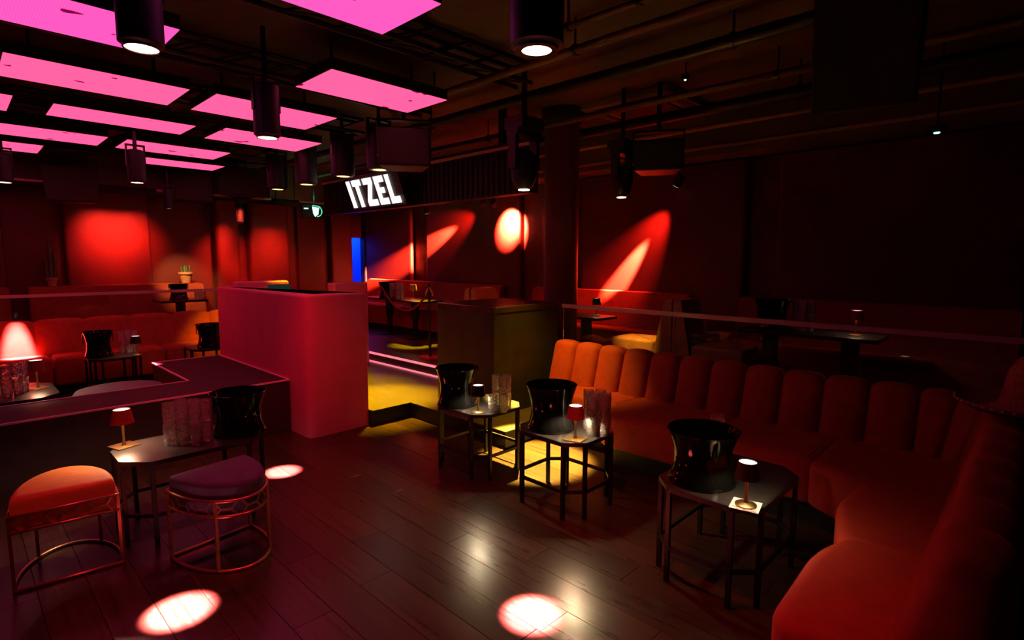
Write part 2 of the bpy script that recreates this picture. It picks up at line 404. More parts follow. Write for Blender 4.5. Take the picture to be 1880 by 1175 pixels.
desk = thing('mixing_desk', 'dark mixing desk with exit-sign green painted into its screen inside the pink booth', 'mixing desk', (2.75, 5.6, DK))
MB().box(-.4, .02, -.35, .6, .82, .98).build('desk_top', MT['black'], desk)
for sx in (-.36, -.02):
    for sy in (-.31, .56): MB().bar((sx, sy, 0), (sx, sy, .82), .04).build('leg', MT['metal'], desk)
MB().box(-.34, -.04, -.25, .5, .98, 1.03).build('console', MT['bucket'], desk)
MB().box(-.3, -.06, .5, .54, 1.0, 1.12).build('screen', MT['screen'], desk)

LG = .47
lg = thing('raised_ledge', 'dark pink-edged ledge wall wrapping round the sunken seating to the booth', 'ledge', (0, 0, 0))
out = [(X0+.01, 4.8), (2.07, 4.8), (2.07, 6.6), (1.42, 6.6), (1.42, 5.38), (X0+.01, 5.38)]
MB().prism(out, 0, LG-.03).build('ledge_wall', MT['ledge'], lg)
MB().prism(out, LG-.03, LG, .004).build('ledge_top', MT['ledge'], lg)
for a, b in zip(out[:-1], out[1:]):
    MB().bar((*a, LG), (*b, LG), .016, .012).build('edge_trim', MT['trimlight'], lg)

pl = thing('dark_plinth', 'tall dark square bar plinth standing on the deck beside the sofa end', 'plinth', (3.3, 3.43, DK))
MB().prism(rpoly([(0, 0), (.9, 0), (.9, .8), (0, .8)], .02, 3), 0, .93, 0).build('plinth_body', MT['dark'], pl)
MB().prism(rpoly([(-.006, -.006), (.906, -.006), (.906, .806), (-.006, .806)], .03, 3), .93, .985, .012).build('plinth_top', MT['gloss'], pl)
MB().bar((0.0, 0.002, 0.0), (0, .002, .93), .01).build('corner_trim', MT['metal'], pl)

co = thing('round_column', 'dark red round column rising behind the dark plinth', 'column', (4.62, 3.755, TR))
MB().lathe([(.183, .03), (.183, CZ-TR-.12)], 40).build('shaft', MT['wall'], co, smooth=40)
MB().lathe([(.2, 0), (.2, .05), (.19, .06)], 40).build('base_ring', MT['black'], co, smooth=40)
MB().lathe([(.19, CZ-TR-.14), (.22, CZ-TR-.1), (.22, CZ-TR)], 40).build('collar', MT['black'], co, smooth=40)

# ================================================================== BALUSTRADES
def balustrade(label, p0, p1, z0, z1, n):
    a = Vector((*p0, 0)); b = Vector((*p1, 0)); L_ = (b-a).length; rz = atan2(b.y-a.y, b.x-a.x)
    t = thing('glass_balustrade', label, 'balustrade', (p0[0], p0[1], z0), rz)
    h = z1-z0
    MB().box(0, L_, -.022, .022, h-.035, h).build('handrail', MT['rail'], t)
    MB().box(0, L_, -.02, .02, 0, .04).build('base_channel', MT['metal'], t)
    for i in range(n):
        MB().box(i*L_/n+.006, (i+1)*L_/n-.006, -.006, .006, .03, h-.03).build('glass_pane', MT['pane'], t)
    return t
balustrade('long glass balustrade with pink rail behind the channelled sofa', (4.23, -1.4), (4.23, 3.4), TR, 1.115, 4)
balustrade('glass balustrade with thin rail behind the sunken sofa, below the back wall', (X0, 8.47), (2.75, 8.47), TR, 1.13, 4)

# ================================================================== CHANNELLED SOFA
def channel_mesh(path, t0, t1, prof, bulge=.05, m=11):
    """one upholstered channel: profile (d, z) swept along the path, pinched at both seams"""
    n = len(prof); nd = []
    for i in range(n):
        a = prof[max(i-1, 0)]; b = prof[min(i+1, n-1)]
        tx, tz = b[0]-a[0], b[1]-a[1]; q = sqrt(tx*tx+tz*tz) or 1; nd.append((-tz/q, tx/q))
    vs = []; fs = []
    for j in range(m):
        s = -1+2*j/(m-1); e = bulge*(1-sqrt(max(0, 1-abs(s)**2.6)))
        x, y, nx, ny = path(t0+(t1-t0)*(j/(m-1)))
        for (d, z), (u, v) in zip(prof, nd):
            dd = d-u*e; zz = z-v*e; vs.append((x+nx*dd, y+ny*dd, zz))
    for j in range(m-1):
        for i in range(n-1): fs.append((j*n+i, (j+1)*n+i, (j+1)*n+i+1, j*n+i+1))
    fs.append(tuple(range(n))); fs.append(tuple(range((m-1)*n, m*n))[::-1])
    return MB().add(vs, fs)
def arc_prof(pts, k=5):
    out = []
    for i in range(len(pts)):
        p = Vector(pts[i])
        if i in (0, len(pts)-1): out.append(tuple(p)); continue
        a = Vector(pts[i-1]); b = Vector(pts[i+1]); r = min((a-p).length, (b-p).length)*.45
        A = p+(a-p).normalized()*r; B = p+(b-p).normalized()*r
        for j in range(k+1):
            t = j/k; q = A*(1-t)**2+p*2*t*(1-t)+B*t*t; out.append((q.x, q.y))
    return out
PROF = arc_prof([(.0, .06), (.0, .79), (.17, .815), (.29, .37), (.28, .2)])
RC = .5
BX, BY, YE, XE = 4.13, -.02, 3.3, 1.78
S1 = YE-(BY+RC); S2 = S1+RC*pi/2; S3 = S2+(BX-RC-XE)
def sofa_path(t):
    if t < S1: return BX, YE-t, -1, 0
    if t < S2:
        a = (t-S1)/RC; return BX-RC+RC*cos(a), BY+RC-RC*sin(a), -cos(a), sin(a)
    return BX-RC-(t-S2), BY, 0, 1
sf = thing('channel_sofa', 'long rust velvet corner sofa with upright channels in front of the glass balustrade', 'sofa')
cuts = [0]+[S1*i/11 for i in range(1, 12)]+[S1+RC*pi/2*i/3 for i in (1, 2, 3)]+[S2+(S3-S2)*i/7 for i in range(1, 8)]
for a, b in zip(cuts[:-1], cuts[1:]):
    channel_mesh(sofa_path, a, b, PROF).build('back_channel', MT['velvet'], sf, smooth=50)
def seat(poly, r, par, z0=.17, z1=.43, m='velvet', name='seat_cushion', top=.05):
    return MB().prism(rpoly(poly, [max(q, top+.012) for q in (r if isinstance(r, list) else [r]*len(poly))], 7), z0, z1, top, .03).build(name, MT[m], par, smooth=60)
seat([(3.55, 3.25), (3.55, 2.30), (3.98, 2.30), (3.98, 3.25)], [.25, .02, .02, .05], sf)
seat([(3.3, 2.34), (3.3, 1.50), (3.98, 1.50), (3.98, 2.34)], [.14, .02, .02, .02], sf)
seat([(3.3, 1.54), (3.3, .84), (3.98, .84), (3.98, 1.54)], [.02, .02, .02, .02], sf)
seat([(3.3, .88), (3.16, .66), (3.25, .12), (3.7, .12), (3.98, .42), (3.98, .89)], [.06, .16, .02, .2, .2, .02], sf)
seat([(2.46, .12), (3.32, .12), (3.24, .58), (2.86, .63), (2.46, .53)], [.02, .02, .06, .12, .02], sf)
seat([(1.72, .12), (2.52, .12), (2.52, .5), (2.3, .575), (1.72, .555)], [.06, .02, .03, .12, .12], sf)
MB().prism([(3.61, 3.2), (3.61, 2.3), (3.36, 2.3), (3.36, .9), (3.22, .62), (2.9, .57), (2.5, .48), (2.3, .52), (1.8, .5), (1.8, .02), (4.0, .02), (4.08, .5), (4.08, 3.2)], .17, .405).build('seat_frame', MT['velvet'], sf)
MB().prism([(3.66, 3.15), (3.66, 2.3), (3.42, 2.3), (3.42, .75), (3.1, .5), (1.85, .5), (1.85, .02), (4.0, .02), (4.08, .5), (4.08, 3.15)], 0, .17).build('base', MT['black'], sf)

# ------------------------------------------------ sunken-area sofa
sl = thing('banquette_sofa', 'long red velvet banquette below the rear glass balustrade', 'sofa')
def back_path(t): return 2.95-t, 8.4, 0, -1
PB = arc_prof([(.0, .06), (.0, .83), (.15, .86), (.26, .38), (.25, .2)])
N_ = 12
for i in range(N_):
    channel_mesh(back_path, i*.46, (i+1)*.46, PB, .035).build('back_channel', MT['velvet'], sl, smooth=50)
for i in range(5):
    xa = 2.95-i*1.1
    seat([(xa-1.09, 7.86), (xa, 7.86), (xa, 8.2), (xa-1.09, 8.2)], .02, sl, .12, .45)
MB().box(-2.5, 2.9, 7.98, 8.35, 0, .12).build('base', MT['black'], sl)

# ------------------------------------------------ terrace benches
def bench(label, loc, rz, L_, m='tan', group=None, dp=.5, th=.06):
    t = thing('booth_bench', label, 'bench', loc, rz, group)
    MB().prism(rpoly([(0, .0), (L_, .0), (L_, dp), (0, dp)], .03, 3), .1, .44, .03).build('seat', MT[m], t, smooth=50)
    lp = []
    for x, k in ((0, 0), (.03, 1), (L_-.03, 1), (L_, 0)):
        e = .02*(1-k)
        lp.append([(x, -.02+e, .3), (x, -.13+e, .86-e), (x, -.13-th, .87-e), (x, -.14-th, .05), (x, -.02, .05)])
    MB().loops(lp).build('backrest', MT[m], t, smooth=40)
    MB().box(.03, L_-.03, -.12-th, dp-.08, 0, .1).build('base', MT['black'], t)
    return t
# local +y is the sitting side
def bench_x(label, xa, xb, y, face, m='tan'):
    """bench running along X; face = +1 looks toward +Y"""
    if face > 0: return bench(label, (xa, y, TR), 0, xb-xa, m)
    return bench(label, (xb, y, TR), pi, xb-xa, m)
bench_x('tan booth bench end lit orange behind the sofa rail, seat toward the column', 4.9, 5.3, 2.78, 1)
bench_x('dark tan booth bench backing onto the lit bench, toward the lamp table', 4.9, 5.3, 2.38, -1)
bench_x('tan booth bench with lit rounded back edge beyond the dark plinth', 4.9, 5.3, 5.76, 1)
bench_x('tan booth bench backing onto the bench beyond the dark plinth', 4.9, 5.3, 5.34, -1)
for ya, yb, lb in ((.1, 2.3, 'red wall bench behind the lamp table'), (2.85, 5.2, 'red wall bench under the slanting light beam'), (5.85, 9.6, 'red wall bench under the twin spotlights beyond the steps')):
    b = bench(lb, (X1-.33, ya, TR), pi/2, yb-ya, 'velvet', None, .32)
for xa, xb, lb in ((-1.5, .55, 'rust wall bench under the tall cactus'), (.75, 2.85, 'rust wall bench below the bright red wall panel')):
    bench(lb, (xb, Y1-.45, TR), pi, xb-xa, 'velvet', None, .3, .19)

# ================================================================== SIDE TABLES
def side_table(label, xa, xb, ya, yb, ch, h=.48, ring=.17):
    t = thing('side_table', label, 'table', ((xa+xb)/2, (ya+yb)/2, 0))
    a, b = (xb-xa)/2, (yb-ya)/2
    P = [(-a+ch, -b), (a-ch, -b), (a, -b+ch), (a, b-ch), (a-ch, b), (-a+ch, b), (-a, b-ch), (-a, -b+ch)]
    tt = MB().prism(inset(P, .008), h-.02, h-.004).build('table_top', MT['table'], t)
    Q = inset(P, .008)
    lp = MB()
    for i in range(8): lp.bar((*Q[i], h-.016), (*Q[(i+1) % 8], h-.016), .018, .024)
    lp.build('rim', MT['metal'], tt)
    R = inset(P, .012); rg = MB()
    for i in range(8): rg.bar((*R[i], ring), (*R[(i+1) % 8], ring), .014, .02)
    rg.build('lower_ring', MT['metal'], t)
    for q in R:
        MB().bar((*q, 0), (*q, h-.02), .021).build('leg', MT['metal'], t)
    return t
side_table('black side table with bucket, black lamp and stacked amber-lit glasses by the dark plinth', 2.46, 2.95, 2.69, 3.25, .1)
side_table('black side table with bucket, red lamp and glasses before the sofa', 2.45, 2.93, 1.86, 2.4, .1)
side_table('black side table with bucket, lamp and folded card, in the sofa corner', 2.31, 2.98, .8, 1.31, .1)
side_table('long black side table with brass lamp and pink-lit glasses between the stools', .56, 1.31, 3.33, 3.8, .12)
side_table('black side table with brass lamp inside the sunken seating', .05, .56, 5.5, 6.25, .12)
side_table('black side table with bucket and glasses in front of the red banquette', .98, 1.46, 7.14, 7.6, .1)
side_table('black side table with a bucket half hidden behind the pink booth', 1.95, 2.45, 7.1, 7.6, .1)
# narrow upright bars in the rail table by the banquette are its legs

# ------------------------------------------------ champagne buckets
BUCK = [(.125, 0), (.15, .004), (.152, .014), (.14, .04), (.128, .09), (.125, .14), (.131, .19), (.146, .24), (.158, .275), (.161, .28), (.157, .282),
        (.143, .24), (.126, .19), (.119, .14), (.12, .09), (.12, .04)]
bk_me = MB().lathe(BUCK, 48).mesh('bowl', MT['bucket'], 50)
hd_me = MB().tube([(.0, -.05, 0), (.012, -.05, 0), (.018, -.03, 0), (.018, .03, 0), (.012, .05, 0), (0, .05, 0)], .005, 8).mesh('handle', MT['bucket'], 60)
def bucket(label, x, y, z, s=1.0, rz=0, sz=None):
    t = thing('champagne_bucket', label, 'bucket', (x, y, z), rz, 'black champagne buckets')
    t.scale = (s, s, sz or s)
    bw = link('bowl', bk_me, t)
    for k in (0, 1):
        h = link('handle', hd_me, bw, ((.136 if k == 0 else -.136), 0, .215)); h.rotation_euler = (pi/2, 0, pi*k)
    return t
TZ = .476
bucket('glossy black bucket beside the black lamp on the table by the dark plinth', 2.58, 3.07, TZ, 1.0, .5)
bucket('glossy black bucket beside the red lamp on the table before the sofa', 2.63, 2.2, TZ, 1.02, .3)
bucket('large glossy black bucket with a red glint on the sofa corner table', 2.5, 1.13, TZ, 1.06, .8, .93)
bucket('large glossy black bucket beside pink-lit glasses on the long stool table', 1.2, 3.53, TZ, 1.0, .2, .92)
bucket('black bucket on the table in front of the red banquette', 1.1, 7.4, TZ, .88, 0, 1.0)
bucket('black bucket on the table half hidden by the pink booth', 2.2, 7.3, TZ, 1.0)

# ------------------------------------------------ glasses
RT = Vector((R_.x, R_.y, 0)).normalized()*.074; BK = Vector((-RT.y, RT.x, 0))
def cluster(px, py, cols, rows, n, label, group, tops=None):
    p = at(px, py, Z=TZ)
    for r_ in range(rows):
        for c in range(cols):
            q = p+RT*(c+.3*(r_ % 2))+BK*r_*1.0
            stack(q.x, q.y, TZ, n if (c, r_) != (0, 0) or cols == 1 else max(1, n-(tops or 0)), hb, .1262, label, group)
def tumbler(h, r):
    n = 7; pr = [(r*.84, 0), (r*.88, .003)]
    for i in range(n): pr.append((r*(.9+.1*i/n)+(.003 if i % 2 else 0), .012+(h*.82-.012)*i/(n-1)))
    pr += [(r, h), (r-.003, h), (r-.004, h*.6), (r*.86-.002, .018)]
    return MB().lathe(pr, 16, facet=1).mesh('tumbler', MT['glass'])
hb = tumbler(.125, .034); sm = tumbler(.088, .04)
def glass(x, y, z, me, label, group):
    return tag(link('crystal_tumbler', me, None, (x, y, z)), label, 'glass', group)
def stack(x, y, z, n, me, dz, label, group):
    for i in range(n):
        g = glass(x, y, z+i*dz, me, label, group); g.rotation_euler = (0, 0, random.random()*3)
# table by plinth: amber stacks
lb = 'crystal tumbler in the amber-lit stacks beside the black lamp'; gp = 'tumblers on the plinth table'
cluster(905, 756, 2, 2, 2, lb, gp, 1)
lb = 'crystal tumbler in the sparkling stacks behind the red lamp'; gp = 'tumblers on the red lamp table'
cluster(1086, 800, 2, 3, 2, lb, gp)
lb = 'crystal tumbler in the pink-lit stacks on the long stool table'; gp = 'tumblers on the long stool table'
cluster(314, 817, 3, 2, 2, lb, gp)
lb = 'orange-lit tumbler beside the bucket before the red banquette'; gp = 'tumblers on the banquette table'
cluster(226, 648, 2, 2, 2, lb, gp)
lb = 'pink-lit tumbler at the edge of the sunken lamp table'; gp = 'tumblers on the sunken table'
cluster(14, 728, 1, 3, 2, lb, gp)
lb = 'clear tumbler beside the bucket on the sofa corner table'; gp = 'tumblers on the corner table'
for x, y, n in [(2.74, 1.16, 2), (2.72, 1.24, 1), (2.82, 1.2, 2)]:
    stack(x, y, TZ, n, hb, .1262, lb, gp)

# ------------------------------------------------ table lamps
def lamp(label, x, y, z, shade='shade', h=.22, square=True, power=3.0, rz=.78):
    t = thing('table_lamp', label, 'lamp', (x, y, z), rz)
    s = h/.22
    if square: MB().prism(rpoly([(-.06, -.06), (.06, -.06), (.06, .06), (-.06, .06)], .004, 2), 0, .006).build('base', MT['brass'], t)
    else: MB().lathe([(.045, 0), (.045, .006), (.03, .012)], 24).build('base', MT['brass'], t, smooth=40)
    MB().lathe([(.014, .006), (.008, .02), (.0065, .06), (.008, h*.66)], 16).build('stem', MT['brass'], t, smooth=60)
    sh_ = MB().lathe([(.058*s, h*.62), (.043*s, h-.002), (.041*s, h-.002), (.055*s, h*.62)], 28, cap0=False, cap1=False).build('lamp_shade', MT[shade], t, smooth=40)
    MB().lathe([(.03, h-.012), (.0405*s, h-.012), (.0405*s, h-.006)], 24).build('diffuser', MT['glow'], sh_)
    point((x, y, z+h*.72), WARM, power, .012)
    return t
lamp('small black-shaded lamp glowing on top, beside the glasses by the dark plinth', *at(878, 757, Z=TZ)[:2], TZ, 'shadeblk', .2, False, 12)
lamp('small red-shaded lamp with white glow on the table before the sofa', *at(1056, 806, Z=TZ)[:2], TZ, 'shade', .21, True, 17, .2)
lamp('small dark lamp with a brass stem on the sofa corner table', *at(1369, 928, Z=TZ)[:2], TZ+.0026, 'shadeblk', .2, False, 4)
lamp('red-shaded brass lamp on a square base at the long stool table', *at(228, 819, Z=TZ)[:2], TZ, 'shade', .22, True, 12, .3)
lamp('red-shaded brass lamp on the sunken lamp table', *at(70, 713, Z=TZ)[:2], TZ, 'shade', .24, True, 4, .5)
lamp('black-shaded lamp beside tumblers before the red banquette', 1.41, 7.21, TZ, 'shadeblk', .22, False, 1.0)
cd = thing('menu_card', 'folded paper card with dark print under the corner table lamp', 'card', (2.42, .9, TZ+.0002), .3)
# (the lamp stands on it)
cd.location = (*at(1369, 928, Z=TZ)[:2], TZ); cd.rotation_euler = (0, 0, .2)
MB().box(-.06, .06, -.06, .06, 0, .002).build('card', MT['paper'], cd)
MB().box(-.055, -.05, -.05, .03, .002, .0025).build('print_line', MT['print'], cd)
MB().box(-.042, -.037, -.05, .05, .002, .0025).build('print_line', MT['print'], cd)

# ================================================================== D-SHAPED STOOLS
def stool(label, x, y, rz, m, wd=.44, dp=.38, h=.46):
    t = thing('d_shaped_stool', label, 'stool', (x, y, 0), rz)
    a = wd/2
    def D(s=0.0, n=22):
        pts = [(-a+s, 0-s)]+[(-(a-s)*cos(pi*k/n), -.06-s*0-(dp-.06-s)*sin(pi*k/n)) for k in range(n+1)]+[(a-s, 0-s)]
        return pts
    def D3(z, s=0.0): return [(px, py, z) for px, py in D(s)]
    MB().prism(D(.012), h-.09, h-.01, .03).build('seat_cushion', MT[m], t, smooth=50)
    bd_ = MB().prism(D(.012), h-.165, h-.09).build('band', MT[m], t, smooth=50)
    MB().tube(D3(h-.092, .002), .008, 8, True).build('upper_ring', MT['copper'], t, smooth=60)
    MB().tube(D3(h-.17, .002), .008, 8, True).build('lower_ring', MT['copper'], t, smooth=60)
    MB().tube(D3(.009, .0), .009, 8, True).build('floor_ring', MT['copper'], t, smooth=60)
    for px, py in ((-a+.005, -.005), (a-.005, -.005), (-a*.62, -.06-(dp-.06)*.785), (a*.62, -.06-(dp-.06)*.785)):
        MB().bar((px, py, .009), (px, py, h-.09), .014).build('leg', MT['copper'], t)
    # hexagon fretwork round the band
    P = D(0, 40); P.append(P[0]); cum = [0]
    for i in range(len(P)-1): cum.append(cum[-1]+sqrt((P[i+1][0]-P[i][0])**2+(P[i+1][1]-P[i][1])**2))
    def on(s, z):
        s %= cum[-1]
        for i in range(len(cum)-1):
            if cum[i] <= s <= cum[i+1]:
                k = (s-cum[i])/((cum[i+1]-cum[i]) or 1)
                return (P[i][0]+(P[i+1][0]-P[i][0])*k, P[i][1]+(P[i+1][1]-P[i][1])*k, z)
    nh = 12; w_ = cum[-1]/nh; z1, z0 = h-.098, h-.164; zm = (z0+z1)/2
    fr = MB()
    for i in range(nh):
        s = i*w_
        fr.bar(on(s+.15*w_, zm), on(s+.55*w_, zm), .006, .008)
        fr.bar(on(s+.55*w_, zm), on(s+.75*w_, z1), .006, .008); fr.bar(on(s+.55*w_, zm), on(s+.75*w_, z0), .006, .008)
        fr.bar(on(s+.15*w_, zm), on(s-.05*w_, z1), .006, .008); fr.bar(on(s+.15*w_, zm), on(s-.05*w_, z0), .006, .008)
    fr.build('hexagon_fretwork', MT['copper'], bd_)
    return t
stool('half-round stool with orange velvet seat and copper frame beside the long table', .31, 3.29, pi-.12, 'orange', .42, .4)
stool('half-round stool with navy velvet seat and copper frame before the long table', .91, 3.18, .14, 'navy', .43, .42)

pf = thing('round_pouf', 'low grey velvet round pouf behind the ledge in the sunken seating', 'pouf', (1.0, 5.85, 0))
MB().lathe([(.3, .03), (.34, .06), (.35, .2), (.345, .36), (.32, .4), (.25, .41)], 36).build('cushion', MT['grey'], pf, smooth=60)
MB().lathe([(.28, 0), (.28, .03)], 24).build('base', MT['black'], pf)

# ================================================================== HAT
ht = thing('sombrero', 'red straw sombrero with pale bobble trim on the sofa back', 'hat', (3.5, 0.0, .812), .4)
MB().lathe([(.30, .06), (.31, .07), (.27, .045), (.2, .03), (.14, .045), (.12, .09), (.1, .2), (.06, .26), (.03, .265), (.05, .25), (.09, .19), (.11, .08), (.13, .035), (.2, .018), (.27, .035)], 40, cap0=False, cap1=False).build('hat_body', MT['straw'], ht, smooth=60)
MB().lathe([(.118, .095), (.124, .095), (.116, .125), (.11, .125)], 32, cap0=False, cap1=False).build('hat_band', MT['shade'], ht)
pm = MB()
for k in range(44):
    a = 2*pi*k/44; pm.lathe([(.002, -.006), (.006, -.002), (.006, .002), (.002, .006)], 6, .313*cos(a), .313*sin(a))
pm.v = [(x, y, z+.062) for x, y, z in pm.v]
o = pm.build('bobble_trim', MT['pale'], ht); o['kind'] = 'stuff'
ht.rotation_euler = (0, 0, .4); ht.scale = (.9, .9, 1.1)

# ================================================================== TERRACE FURNITURE
def post_table(label, x, y, wx, wy, posts, h=.62, round_=False):
    t = thing('pedestal_table', label, 'table', (x, y, TR))
    MB().prism(rpoly([(-wx, -wy), (wx, -wy), (wx, wy), (-wx, wy)], .05, 4), h-.03, h, .006).build('table_top', MT['table'], t)
    for px, py in posts:
        MB().lathe([(.045, .02), (.045, h*.5), (.065, h*.52), (.065, h-.03)], 16, px, py).build('pedestal', MT['metal'], t, smooth=40)
        MB().lathe([(.2, 0), (.2, .012), (.05, .03)], 28, px, py).build('foot', MT['metal'], t, smooth=40)
    return t
p1, p2 = at(738, 605, Z=TR), at(767, 613, Z=TR)
post_table('long black pedestal table with lamp and glasses beyond the steps', 5.1, 7.45, .24, .8, [(.05, .42), (.05, -.3)])
tzz = TR+.62
lamp('tan-lit table lamp on the long pedestal table beyond the steps', 5.05, 7.05, tzz, 'tan', .24, False, 1.2)
lb = 'amber-lit tumbler on the long pedestal table beyond the steps'; gp = 'tumblers beyond the steps'
for x, y in ((4.97, 7.35), (5.01, 7.43), (4.95, 7.5), (5.02, 7.56), (5.07, 7.38), (5.1, 7.48)): stack(x, y, tzz, 2, hb, .1262, lb, gp)
bucket('black bucket on the long pedestal table beyond the steps', 5.1, 7.85, tzz, .9)
post_table('dark pedestal table with glowing red lamp on the terrace behind the sofa', 4.93, 1.36, .22, .52, [(0, .3), (0, -.3)], .665)
tzr = TR+.665
lamp('red-shaded lamp with white top on the terrace table behind the balustrade', 4.92, 1.03, tzr, 'shade', .2, False, 1.4)
bucket('black bucket on the lamp table behind the balustrade', 4.92, 1.66, tzr, .9)
lb = 'dim clear tumbler on the lamp table behind the balustrade'; gp = 'tumblers behind the balustrade'
for x, y in ((4.92, 1.42), (4.98, 1.48), (5.0, 1.38)): stack(x, y, tzr, 2, hb, .1262, lb, gp)
post_table('dark pedestal table between the column and the tan bench', 5.05, 3.72, .2, .3, [(.0, 0)])
lamp('small black-shaded lamp on the table right behind the column', 5.1, 3.62, tzz, 'shadeblk', .2, False, .7)
post_table('black pedestal table with bucket and pot by the back wall', 2.35, 9.05, .3, .3, [(0, 0)], .66)
tb = TR+.66
bucket('black bucket with yellow-lit rim in front of the cactus pot', 2.32, 8.98, tb, .8)
lb = 'amber-lit tumbler beside the bucket by the back wall'; gp = 'tumblers by the back wall'
for x, y in ((2.53, 8.9), (2.6, 8.85), (2.6, 9.0)): stack(x, y, tb, 1, hb, .1262, lb, gp)

def pot(label, x, y, z, s, tall):
    t = thing('potted_cactus', label, 'plant', (x, y, z))
    MB().lathe([(.055*s, 0), (.08*s, .12*s), (.09*s, .12*s), (.09*s, .15*s), (.08*s, .15*s), (.076*s, .13*s)], 28).build('pot', MT['terra'], t, smooth=40)
    if tall:
        for dx, dy, h in ((0, 0, .62), (.05, .02, .45), (-.05, .0, .35)):
            MB().tube([(dx*.5, dy, .12*s), (dx, dy, .2*s), (dx, dy, h)], .022, 8).build('cactus_stem', MT['cactus'], t, smooth=60)
    else:
        for k in range(9):
            a = k*.7; r = .02+.035*(k % 3)/2
            MB().tube([(r*cos(a), r*sin(a), .12*s), (r*1.15*cos(a), r*1.15*sin(a), .17*s), (r*1.2*cos(a), r*1.2*sin(a), .22*s+.012*(k % 3))], .011, 6).build('cactus_stem', MT['cactus'], t, smooth=60)
    return t
pot('small terracotta pot of spiky cactus on the wall bench back', 2.64, 9.78, TR+.868, 1.15, False)
pot('tall dark cactus in a small pot on the wall bench back', 1.0, 9.78, TR+.868, .8, True)

sp = at(775, 660, Z=TR)
st = thing('rope_stanchion', 'thin black rope stanchion with red base plate at the top step', 'stanchion', (4.18, 5.5, TR))
MB().box(-.09, .09, -.12, .12, 0, .03).build('base_plate', MT['redbase'], st)
MB().lathe([(.016, .03), (.016, .9), (.024, .905), (.024, .93), (.01, .95)], 14).build('post', MT['black'], st, smooth=40)
MB().tube([(0, 0, .86)]+[(.02*k, .14*k, .86-.3*(1-((k-5)/5)**2)) for k in range(1, 10)]+[(.2, 1.4, .86)], .014, 8).build('rope', MT['rope'], st, smooth=60)
for s in (-1, 1): MB().tube([(0, .01*s, .9), (0, .06*s, .84), (0, .07*s, .8)], .01, 8).build('rope_hook', MT['rail'], st, smooth=60)

# ================================================================== CEILING RIG
def downlight(label, x, y, z, r=.09, h=.3, lens='hot', lr=.065, group=None):
    t = thing('downlight', label, 'spotlight', (x, y, z), 0, group)
    hs_ = MB().lathe([(r*.8, .0), (r, .012), (r, h), (r*.7, h+.01)], 28).build('housing', MT['black'], t, smooth=40)
    MB().lathe([(lr*.9, -.004), (lr*.9, .004)], 24).build('lens', MT[lens], hs_)
    MB().lathe([(lr*.9, -.008), (r*.82, -.008), (r*.82, .004), (lr*.9, .004)], 24, cap0=False, cap1=False).build('bezel', MT['metal'], hs_)
    MB().tube([(0, 0, h), (0, 0, CZ-z)], .018, 8).build('stem', MT['metal'], t)
    for s in (-1, 1): MB().box(s*r-.006, s*r+.006, -.02, .02, h*.5, h+.05).build('yoke', MT['metal'], t)
    MB().box(-r-.006, r+.006, -.02, .02, h+.045, h+.06).build('yoke_bar', MT['metal'], t)
    return t
for lb, x, y, z, r, h, pw, lr, ang in [
    ('black cylinder downlight with hot red-white lens in front of the violet led panel end', .605, 2.63, 2.38, .08, .36, 95000, .066, 7.4),
    ('largest black downlight with starry hot lens over the open floor', 1.68, 1.5, 2.37, .105, .4, 95000, .066, 7.2),
    ('black cylinder downlight with hot lens among the pink panels', 1.605, 3.9, 2.38, .085, .34, 70000, .07, 6.6),
    ('black downlight with red-white lens over the red banquette', 1.38, 6.5, 2.30, .075, .3, 5000, .06, 7),
    ('black downlight with red-white lens at the far side of the sunken seating', .5, 8.05, 2.36, .08, .3, 24000, .07, 11)]:
    downlight(lb, x, y, z, r, h, 'hot', lr)
    spot((x, y, z-.02), (x, y if y != 8.05 else 8.14, 0), HOT, pw, ang, .7, .02)
    spot((x, y, z-.03), (x, y, 0), (1.0, .012, .03), {.605: 55, 1.68: 105, 1.605: 70}.get(x, 20), 92, 1.0, .03)     # soft spill round the hot core
for k, (px, py) in enumerate(((510, 347), (563, 338), (630, 323), (697, 311))):
    p = at(px, py, X=3.1)
    downlight(('wide black downlight with dull yellow lens beside the green exit sign', 'wide black downlight with dull yellow lens between the exit sign and the lit sign', 'wide black downlight with yellow lens hung just before the lit sign', 'wide black downlight with yellow lens under the large purple-lit speaker')[k], p.x, p.y, p.z, .125, .42, 'yel', .08, 'yellow downlights in a row above the deck')
    spot((p.x, p.y, p.z-.02), ((2.55, 8.05, .5), (p.x-.2, p.y-.2, 0), (p.x-.2, p.y-.2, 0), (p.x-.1, p.y-.15, 0))[k], YEL, (420, 500, 900, 2300)[k], (26, 44, 44, 36)[k], .9, .04)
# small pale downlights near the walls
for (px, py), kw, lb in (((441, 409), dict(Y=9.4), 'slim dark downlight with a pale lens against the red columns'), ((310, 382), dict(Y=8.95), 'slim dark downlight with a warm lens beside the hung black box'),
                         ((783, 392), dict(X=5.45), 'slim dark downlight with a pale lens beside the lit sign')):
    p = at(px, py, **kw); downlight(lb, p.x, p.y, p.z, .055, .26, 'wht', .04)
    if px == 310: spot((p.x, p.y, p.z-.02), (2.6, 9.72, 1.28), (1.0, .66, .22), 170, 44, .8, .03)
    if px == 783: spot((p.x, p.y, p.z-.02), (4.75, 6.6, .3), YEL, 700, 22, .7, .03)

